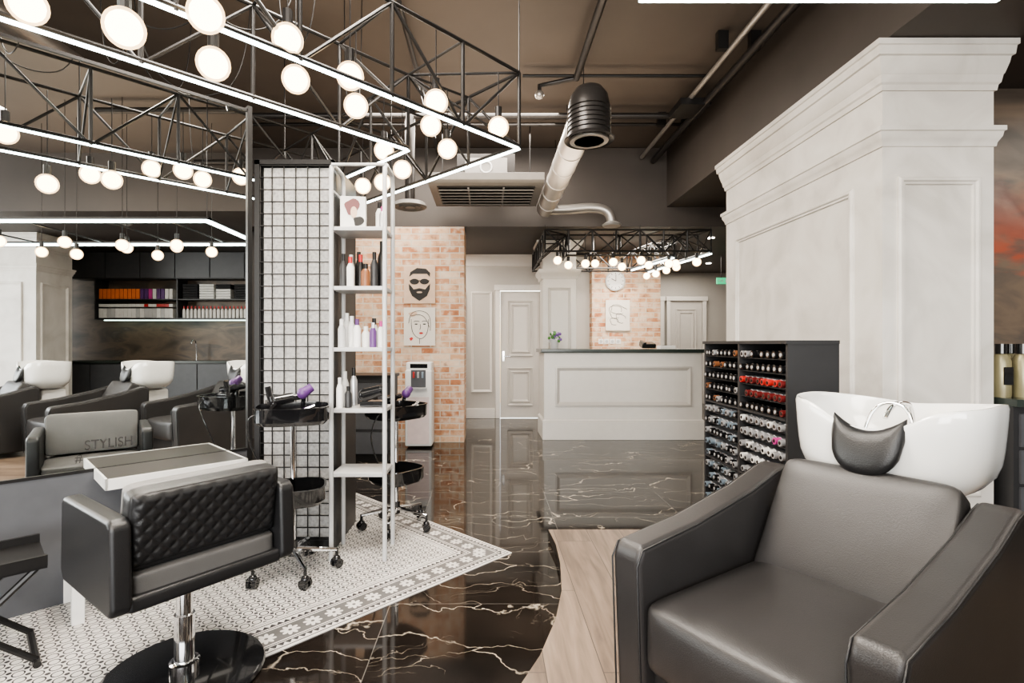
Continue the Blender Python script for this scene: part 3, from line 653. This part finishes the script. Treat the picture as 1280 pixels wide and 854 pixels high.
# ---------------------------------------------------------------- backwash units
LAT=Vector((.545,-.838)); BCK=Vector((.838,.545))
def backwash(sfx,loc):
    rz=math.atan2(LAT.y,LAT.x)
    g=grp('shampoo_armchair'+sfx,loc,rz)
    W2=.355
    def arm(nm,x0,x1):
        mb=MB(); pr=[(-.35,.05),(-.375,.52),(-.355,.565),(-.1,.59),(.2,.645),(.36,.69),(.42,.70),(.46,.68),(.46,.05)]
        mb.prism(pr,x0,x1,LEATH,'yz'); mb.fin(nm,g,bevel=.020,seg=4)
        # stitched piping along the arm's upper edges
        for sx in (x0+.004,x1-.004):
            tube('piping',g,[(sx,-.357,.08),(sx,-.375,.515),(sx,-.352,.556),(sx,-.1,.583),(sx,.2,.638),(sx,.36,.683),(sx,.42,.692)],.0028,LEATHB)
    arm('arm_left',-W2,-W2+.10); arm('arm_right',W2-.10,W2)
    pillow('seat_cushion',g,(0,-.06,.325),(2*W2-.20,.62,.20),LEATH,k=(0,.05,.14),rnd=.35)
    mb=MB(); mb.box((0,.0,.16),(2*W2-.18,.62,.20),LEATH); mb.box((0,.34,.30),(2*W2-.18,.08,.5),LEATH); mb.fin('frame',g,bevel=.02,seg=3)
    pillow('back_cushion',g,(0.01,.30,.54),(2*W2-.205,.11,.42),LEATH,k=(0,.18,.04),rot=(math.radians(-30),0,0),rnd=.5,bend=-.012,taper=.05)
    mb=MB()
    for x in (-.3,.3):
        for y in (-.28,.38): mb.cyl((x,y,0),(x,y,.055),.02,BLK,seg=10)
    mb.fin('feet',g)
    b=grp('shampoo_basin'+sfx,loc,rz)
    seg=72; A,B=.272,.205; cy=.60
    def dipf(th): return math.exp(-((math.atan2(math.sin(th+PI/2),math.cos(th+PI/2)))/.50)**4)
    def rim(th):
        wing=abs(math.cos(th))**1.3
        return .925+.030*wing-.055*dipf(th)
    def R(sc,zf,z0=.655,dn=0):
        out=[]
        for k in range(seg):
            th=2*PI*k/seg; c,s_=math.cos(th),math.sin(th); n=3.4
            qq=(abs(c)**n+abs(s_)**n)**(-1/n)
            z=z0+(rim(th)-z0)*zf
            out.append((A*sc*qq*c,cy+B*sc*qq*s_,z))
        return out
    mb=MB()
    mb.rings([R(.02,0),R(.50,0),R(.66,.03),R(.80,.12),R(.90,.24),R(.945,.36),R(.965,.5),R(.98,.66),R(.99,.8),R(1.0,.96),R(.988,1.0),R(.962,1.0),R(.94,.95),R(.89,.75),R(.80,.5),R(.6,.27),R(.3,.17),R(.02,.15)],CERAM)
    mb.fin('ceramic_bowl',b,smooth=70)
    mb=MB(); mb.box((0,cy+.05,.33),(.24,.22,.64),WHITEP); mb.fin('pedestal',b,bevel=.03,seg=3)
    rg=[]; n_=20
    for j in range(n_+1):
        t=-1+2*j/n_; x=.10*t
        zt=.865+.045*t*t; zb=.725+.11*(1-math.sqrt(max(0,1-abs(t)**2.4)))
        hh=max(.004,(zt-zb)/2); zc=(zt+zb)/2; th_=.030*math.sqrt(max(.03,1-t**4)); r=[]
        for k in range(20):
            a=2*PI*k/20
            z=zc+hh*math.copysign(abs(math.sin(a))**.7,math.sin(a))
            lean=(z-.80)*.28
            r.append((x,cy-B-.012+lean+th_*math.cos(a),z))
        rg.append(r)
    mb=MB(); mb.rings(rg,LEATHB); mb.fin('neck_rest',b,smooth=70)
    tube('faucet',b,[(.02,cy+.12,.80),(.02,cy+.11,.92),(.01,cy+.05,.94),(0,cy-.02,.93),(-.005,cy-.05,.89)],.008,CHROME,smooth=True)
    tube('hose_loop',b,[(-.07,cy-.04,.83),(-.06,cy-.02,.915),(0,cy+.0,.945),(.06,cy-.02,.915),(.07,cy-.04,.83)],.006,CHROME,smooth=True)
    return g
A_=Vector((.38,1.54)); O_=A_+LAT*.355+BCK*.355
ox,oy=O_
backwash('',(ox,oy,.062))
backwash('.001',(ox-.05,oy-1.12,.062))
backwash('.002',(ox-.05,oy-2.25,.062))

# ---------------------------------------------------------------- colour tube rack
g=grp('hair_color_rack'); x0,x1,y0,y1=1.51,1.77,2.62,3.63; zt=1.2
mb=MB(); mb.bx(x0,x1,y0,y0+.018,0,zt,CHARC); mb.bx(x0,x1,y1-.018,y1,0,zt,CHARC); mb.bx(x1-.012,x1,y0+.018,y1-.018,0,zt,CHARC); mb.bx(x0-.01,x1,y0-.005,y1+.005,zt,zt+.018,CHARC)
ym=(y0+y1)/2; mb.bx(x0-.004,x1-.012,ym-.012,ym+.012,0,zt,CHARC); mb.bx(x0,x1-.012,y0+.018,y1-.018,0,.06,CHARC)
nr=15; pit=(zt-.07)/nr
for i in range(nr):
    z=.065+i*pit; mb.bx(x0+(0.004 if i%5 else -.006),x1-.013,y0+.019,y1-.019,z-(.004 if i%5 else .012),z,CHARC)
mb.fin('cabinet',g)
mb=MB()
for bay in range(2):
    ya=(y0+.024 if bay==0 else ym+.014); yb=(ym-.014 if bay==0 else y1-.024); n=8
    for i in range(nr):
        z=.065+i*pit+.0225
        if i>=10: caps=[BLKG,BLKG,BLKG,SILV,DRED] if bay==0 else [BLKG,BLKG,SILV,BLKG,BLKG,AMBER]
        elif i>=5: caps=[SILV,SILV,SILV,PALE] if bay==0 else [BLKG,SILV,BLKG,BLUEG]
        else: caps=[BLUEG,SILV,SILV,BLUEG] if bay==0 else [SILV,BLUEG,SILV,BLKG]
        if i in (11,12) and bay==0: caps=[RED,DRED,DRED]
        if i==8 and bay==0: caps=[SILV,SILV,PINK,SILV,SILV]
        for k in range(n):
            if random.random()<.04: continue
            y=ya+(yb-ya)*(k+.5)/n; cap=random.choice(caps); ln=random.uniform(-.008,.004)
            body=SILV if (i<10 or cap in (RED,DRED)) else BLKG
            mb.cyl((x0+.12,y,z),(x0+ln+.025,y,z),.0215,body,seg=14)
            mb.cyl((x0+ln+.025,y,z),(x0+ln-.006,y,z),.018,cap,seg=14)
            mb.cyl((x0+ln-.006,y,z),(x0+ln-.008,y,z),.010,SILV if cap is BLKG else BLKG,seg=10)
mb.fin('color_tubes',g)

# ---------------------------------------------------------------- reception
g=grp('reception_desk'); mb=MB(); mb.bx(.70,2.68,6.5,7.1,.0,1.09,PAINTW); mb.bx(.68,2.70,6.475,7.1,.0,.22,PAINTW); mb.fin('body',g,bevel=.006)
mb=MB(); mb.rings([[(.70-o,6.5-o,z),(2.68+o,6.5-o,z),(2.68+o,7.1,z),(.70-o,7.1,z)] for o,z in [(.02,.22),(.022,.235),(.008,.25),(0,.26)]],PAINTW)
frame_rect(mb,(.84,6.499,.42),(1,0,0),(0,0,1),(0,-1,0),1.70,.50,[(0,0),(0,.02),(.02,.026),(.03,.018),(.045,.010),(.055,0)],DOORP); mb.fin('moulding',g)
mb=MB(); mb.bx(.66,2.72,6.44,7.15,1.09,1.135,MORT); mb.fin('countertop',g,bevel=.005)
g=grp('reception_column'); mb=MB(); mb.bx(.76,1.22,7.2,7.6,0,2.62,PAINTW)
cornice(mb,.76,1.22,7.2,7.6,[(0,2.10),(.02,2.10),(.03,2.15),(.05,2.17),(.06,2.2),(.06,2.23),(0,2.24)],PAINTW)
cornice(mb,.76,1.22,7.2,7.6,[(0,2.5),(.03,2.5),(.08,2.58),(.09,2.6),(.09,2.625),(0,2.625)],PAINTW)
frame_rect(mb,(.83,7.199,.3),(1,0,0),(0,0,1),(0,-1,0),.32,1.68,MOULD,DOORP); mb.fin('column_body',g)
g=grp('wall_clock'); mb=MB(); CZ=2.19
mb.cyl((2.0,8.195,CZ),(2.0,8.16,CZ),.155,LGREY,seg=40); mb.cyl((2.0,8.17,CZ),(2.0,8.155,CZ),.135,WHITEP,seg=40)
for k in range(12):
    a=2*PI*k/12; mb.box((2.0+.115*math.sin(a),8.153,CZ+.115*math.cos(a)),(.008,.004,.022),INK,rot=(0,a,0))
mb.box((2.0-.03,8.152,CZ+.015),(.075,.004,.01),INK,rot=(0,.5,0)); mb.box((2.005,8.151,CZ+.045),(.008,.004,.1),INK); mb.fin('clock',g)
g=grp('line_art_picture'); mb=MB(); mb.bx(1.85,2.23,8.17,8.198,1.41,1.89,CANVAS); mb.fin('canvas',g)
for k,(cx,cz,rx,rz,ph) in enumerate(((2.0,1.7,.09,.12,0),(2.08,1.6,.07,.08,1),(2.04,1.74,.12,.07,2),(1.98,1.55,.06,.06,.5))):
    tube('line_%d'%k,g,[(cx+rx*math.cos(a)*(1+.2*math.sin(3*a+ph)),8.168,cz+rz*math.sin(a)*(1+.2*math.cos(2*a+ph))) for a in [2*PI*i/24 for i in range(22)]],.003,INK)
g=grp('power_sockets'); mb=MB()
for i in range(4): mb.bx(1.74+.09*i,1.82+.09*i,8.19,8.2,1.2,1.28,WHITEP); mb.cyl((1.78+.09*i,8.192,1.24),(1.78+.09*i,8.187,1.24),.025,LGREY,seg=12)
mb.fin('sockets',g,bevel=.004)
g=grp('flower_pot'); mb=MB(); mb.lathe((.86,6.75,1.136),[(.04,0),(.045,.0),(.06,.12),(.055,.12),(.04,.1),(.01,.1)],LGREY)
PURF=M('purple_flower',(.20,.10,.35),.6)
for i in range(46):
    a=random.uniform(0,2*PI); r=random.uniform(0,.10); z=1.26+random.uniform(0,.10)-r*.3
    mb.sph((.86+r*math.cos(a),6.75+r*math.sin(a),z),.02,random.choice([PURF,PURF,GREEN,PALE,GREEN]),seg=6)
mb.fin('flowers',g)
g=grp('desk_telephone'); mb=MB(); mb.box((2.1,6.85,1.185),(.18,.16,.06),BLKG,rot=(.2,0,0)); mb.box((2.04,6.84,1.22),(.04,.18,.03),BLKG,rot=(.2,0,0)); mb.fin('phone_body',g,bevel=.008)
g=grp('card_terminal'); mb=MB(); mb.box((2.38,6.95,1.157),(.2,.15,.04),WHITEP); mb.box((2.38,6.93,1.178),(.12,.06,.004),BLKG); mb.fin('terminal_body',g,bevel=.003)
g=grp('emergency_sign'); mb=MB(); mb.bx(3.70,3.88,8.4,8.43,2.17,2.27,SIGNG); mb.bx(3.77,3.775,8.41,8.42,2.27,2.63,BLK)
mb.bx(3.72,3.78,8.395,8.4,2.215,2.225,WHITEP); mb.prism([(3.78,2.195),(3.80,2.22),(3.78,2.245)],8.395,8.4,WHITEP,'xz'); mb.sph((3.84,8.397,2.245),.008,WHITEP,seg=8); mb.box((3.84,8.397,2.215),(.012,.004,.04),WHITEP,rot=(0,.3,0)); mb.box((3.85,8.397,2.195),(.03,.004,.01),WHITEP,rot=(0,.5,0))
mb.fin('sign',g)

g=grp('bearded_man_poster'); mb=MB(); mb.bx(-1.02,-.64,6.30,6.338,1.69,2.14,SKIN); mb.fin('canvas',g)
mb=MB(); X,Y=-.83,6.296
mb.prism([(X-.13,1.93),(X-.125,1.86),(X-.09,1.78),(X-.0,1.72),(X+.09,1.78),(X+.125,1.86),(X+.13,1.93),(X+.10,1.90),(X+.07,1.86),(X,1.875),(X-.07,1.86),(X-.10,1.90)],Y,Y+.003,INK,'xz')
blob(mb,X-.06,1.955,.055,.035,Y,INK); blob(mb,X+.06,1.955,.055,.035,Y,INK); mb.box((X,Y,1.965),(.24,.003,.012),INK)
mb.prism([(X-.125,2.01),(X-.11,2.07),(X-.03,2.12),(X+.08,2.11),(X+.13,2.06),(X+.125,2.01),(X+.09,2.05),(X-.08,2.05)],Y,Y+.003,INK,'xz')
blob(mb,X,1.825,.035,.01,Y-.002,SKIN); mb.fin('beard_and_glasses',g)
g=grp('woman_portrait_poster'); mb=MB(); mb.bx(-1.02,-.64,6.30,6.338,1.18,1.64,CANVAS); mb.fin('canvas',g)
mb=MB(); blob(mb,X+.02,1.33,.025,.012,Y,RED); blob(mb,X-.08,1.56,.05,.03,Y,SKIN,wob=.2); blob(mb,X+.06,1.44,.02,.007,Y,INK); blob(mb,X-.04,1.44,.02,.007,Y,INK); blob(mb,X-.1,1.26,.02,.02,Y,RED,wob=.2); mb.fin('lips_and_eyes',g)
for k,pts in enumerate(([(-.1,1.5),(-.1,1.4),(-.07,1.31),(.01,1.25),(.08,1.3),(.11,1.4),(.11,1.5)],[(-.13,1.45),(-.12,1.56),(-.02,1.61),(.1,1.58),(.14,1.48),(.13,1.36)],[(0,1.26),(0,1.2)],[(-.07,1.47),(-.03,1.485),(0,1.47)],[(.03,1.47),(.06,1.485),(.1,1.47)],[(.01,1.44),(.02,1.38),(0,1.375)],[(-.1,1.54),(0,1.57),(.09,1.5),(.12,1.4)])):
    tube('line_%d'%k,g,[(X+a,Y,b) for a,b in pts],.003,INK,smooth=len(pts)>2)
g=grp('water_cooler',(-.80,6.12,0)); mb=MB(); mb.box((0,0,.46),(.31,.30,.88),WHITEP); mb.box((0,.02,.94),(.30,.26,.10),WHITEP); mb.fin('cabinet',g,bevel=.02,seg=3)
mb=MB(); mb.box((0,-.152,.80),(.17,.008,.20),PANEL); mb.box((0,-.17,.69),(.20,.06,.02),LGREY); mb.box((0,-.153,.32),(.25,.008,.54),PINKP); mb.box((0,-.112,.945),(.2,.01,.05),BLKG)
for x,m_ in ((-.05,RED),(0,LGREY),(.05,BLUEG)): mb.cyl((x,-.17,.86),(x,-.17,.81),.012,m_,seg=10); mb.box((x,-.16,.87),(.02,.04,.02),m_)
mb.fin('dispenser',g,bevel=.003)
g=grp('manicure_cabinet'); mb=MB(); mb.bx(-1.45,-1.0,5.3,5.75,.1,.85,CHARC); mb.bx(-1.47,-.98,5.28,5.77,.85,.88,BLK)
for z in (.3,.55,.8): mb.bx(-1.43,-1.02,5.29,5.3,z-.22,z,PANEL)
mb.bx(-1.43,-1.02,5.32,5.73,0,.1,BLK); mb.fin('drawers',g)

# ---------------------------------------------------------------- right counter
g=grp('side_counter'); mb=MB(); mb.bx(2.86,5.38,2.83,3.39,0.0,.86,CHARC); mb.bx(2.85,5.38,2.80,3.395,.86,.90,MORT)
for i in range(4):
    xa=2.89+.61*i
    for z0,h in ((.08,.34),(.44,.18),(.64,.18)): mb.bx(xa,xa+.58,2.818,2.83,z0,z0+h,PANEL); mb.bx(xa+.2,xa+.38,2.81,2.818,z0+h-.03,z0+h-.02,CHROME)
mb.fin('cabinet',g)
g=grp('shampoo_bottles'); mb=MB()
for i,(x,y) in enumerate(((2.91,2.95),(3.01,2.93),(2.94,3.07),(3.07,3.06),(3.12,2.94))):
    mb.lathe((x,y,.90),[(.01,0),(.042,0),(.045,.02),(.045,.2),(.03,.24),(.02,.245)],GOLD,seg=16); mb.cyl((x,y,1.145),(x,y,1.2),.026,BLKG,seg=14); mb.box((x,y-.044,1.02),(.05,.004,.1),BLKG)
mb.fin('bottles',g)

# ---------------------------------------------------------------- kitchen wall (seen in mirror)
g=grp('wall_cabinets'); mb=MB()
mb.bx(5.05,5.39,-3.2,1.2,2.38,BZ-.01,CHARC); mb.bx(5.05,5.39,-2.75,1.2,1.64,1.67,CHARC); mb.bx(5.37,5.39,-2.75,1.2,1.64,2.4,RUST)
for y in (-2.75,-1.27,.15,1.18): mb.bx(5.05,5.38,y-.012,y+.012,1.64,2.4,CHARC)
mb.bx(5.06,5.38,-2.75,1.2,1.995,2.015,CHARC)
for i in range(7): mb.bx(5.035,5.05,-3.18+.63*i,-3.18+.63*i+.61,2.4,BZ-.02,PANEL)
mb.fin('carcass',g)
mb=MB(); mb.bx(5.2,5.23,-2.7,1.15,1.628,1.64,LEDG); mb.fin('under_led',g)
g=grp('base_cabinets'); mb=MB(); mb.bx(4.82,5.39,-3.3,2.5,0.0,.86,CHARC); mb.bx(4.78,5.39,-3.32,2.5,.86,.90,MORT)
for i in range(9): mb.bx(4.805,4.82,-3.28+.63*i,-3.28+.63*i+.61,.1,.84,PANEL)
mb.fin('carcass',g)
tube('sink_faucet',g,[(5.2,-1.0,.9),(5.2,-1.0,1.2),(5.15,-1.0,1.27),(5.05,-1.0,1.27),(5.02,-1.0,1.2)],.012,CHROME,smooth=True)
g=grp('shelf_stock'); mb=MB()
y=-2.68
while y<-1.33:
    m_=ORNG if y<-2.0 else random.choice([PINK,PURP,PALE,PINK]); mb.box((5.15,y,2.11),(.12,.06,.18),m_); mb.box((5.15,y,1.76),(.12,.07,.17),random.choice([PALE,PALE,PALE,LGREY]) ); mb.box((5.15,y,1.90),(.12,.07,.05),RED if random.random()<.3 else PALE); y+=.075
for k,y in enumerate((-1.05,-.75,-.45,-.12)):
    for i in range(6): mb.box((5.18,y,2.04+.045*i),(.2,.26,.038),TOWB if k in(0,3) or (k==2 and i>3) else TOWW)
y=-1.2
while y<.05: bottle(mb,5.15,y,1.67,.026,.22,PALE,RED); y+=.07
for i in range(10): bottle(mb,5.15,.25+.09*i,1.67,.03,.2,GOLD,BLKG); mb.box((5.15,.25+.09*i,2.09),(.1,.07,.15),random.choice([PALE,ORNG,CHARC]))
mb.fin('boxes_towels_bottles',g)

# ---------------------------------------------------------------- lights
def area(name,loc,sx,sy,pw,col,rot=(0,0,0)):
    l=bpy.data.lights.new(name,'AREA'); l.shape='RECTANGLE'; l.size=sx; l.size_y=sy; l.energy=pw; l.color=col
    o=bpy.data.objects.new(name,l); o.location=loc; o.rotation_euler=rot; COL.objects.link(o); return o
WARM=(1,.91,.80)
area('overhead_fill',(-.9,-1.2,3.3),2.4,2.5,200,WARM)  # added overhead area lamps that fill the room; no real fittings here
area('overhead_fill.001',(-.55,2.05,3.45),.75,1.2,125,WARM)
area('overhead_fill.002',(-3.8,2.5,3.2),2,4,120,WARM)
area('overhead_fill.003',(-.3,5.3,3.5),2,1.0,130,WARM)
area('overhead_fill.004',(1.95,7.3,2.6),1.1,.5,58,WARM)
area('overhead_fill.005',(4.6,2.1,BZ-.03),1.2,1.6,30,WARM)
area('overhead_fill.006',(3.6,9.2,2.6),1.2,1.6,34,WARM)
area('overhead_fill.007',(-.9,7.6,2.6),.8,.8,36,WARM)
area('upward_fill',(-.9,1.9,2.82),1.4,2.2,30,(1,.82,.62),rot=(PI,0,0))  # added upward area lamps to warm the ceiling, not part of any fixture
area('upward_fill.001',(1.1,.2,2.45),.9,2.6,20,(1,.82,.62),rot=(PI,0,0))
area('upward_fill.002',(.3,4.6,2.55),2.2,.8,16,(1,.82,.62),rot=(PI,0,0))
area('back_wall_fill',(-.9,-5.9,1.9),8,2.6,600,(1,.98,.95),rot=(PI/2,0,0))  # added fill lamp in front of the unseen back wall, standing in for daylight
wld=bpy.data.worlds.new('world'); bpy.context.scene.world=wld; wld.use_nodes=True
bg=wld.node_tree.nodes['Background']; sky=wld.node_tree.nodes.new('ShaderNodeTexSky'); sky.sky_type='NISHITA'; sky.sun_disc=False; sky.sun_elevation=.6
wld.node_tree.links.new(sky.outputs[0],bg.inputs[0]); bg.inputs[1].default_value=.3
try:
    vs=bpy.context.scene.view_settings; vs.view_transform='AgX'; vs.look='AgX - Medium High Contrast'; vs.exposure=.52
except Exception as e: print(e)

# ---------------------------------------------------------------- camera
cam=bpy.data.cameras.new('camera'); cam.sensor_width=36; cam.lens=650*36/1280; cam.shift_x=30/1280; cam.shift_y=3/1280; cam.clip_start=.05
co=bpy.data.objects.new('camera',cam); co.location=(0,0,1.2); co.rotation_euler=(PI/2,0,0); COL.objects.link(co)
bpy.context.scene.camera=co
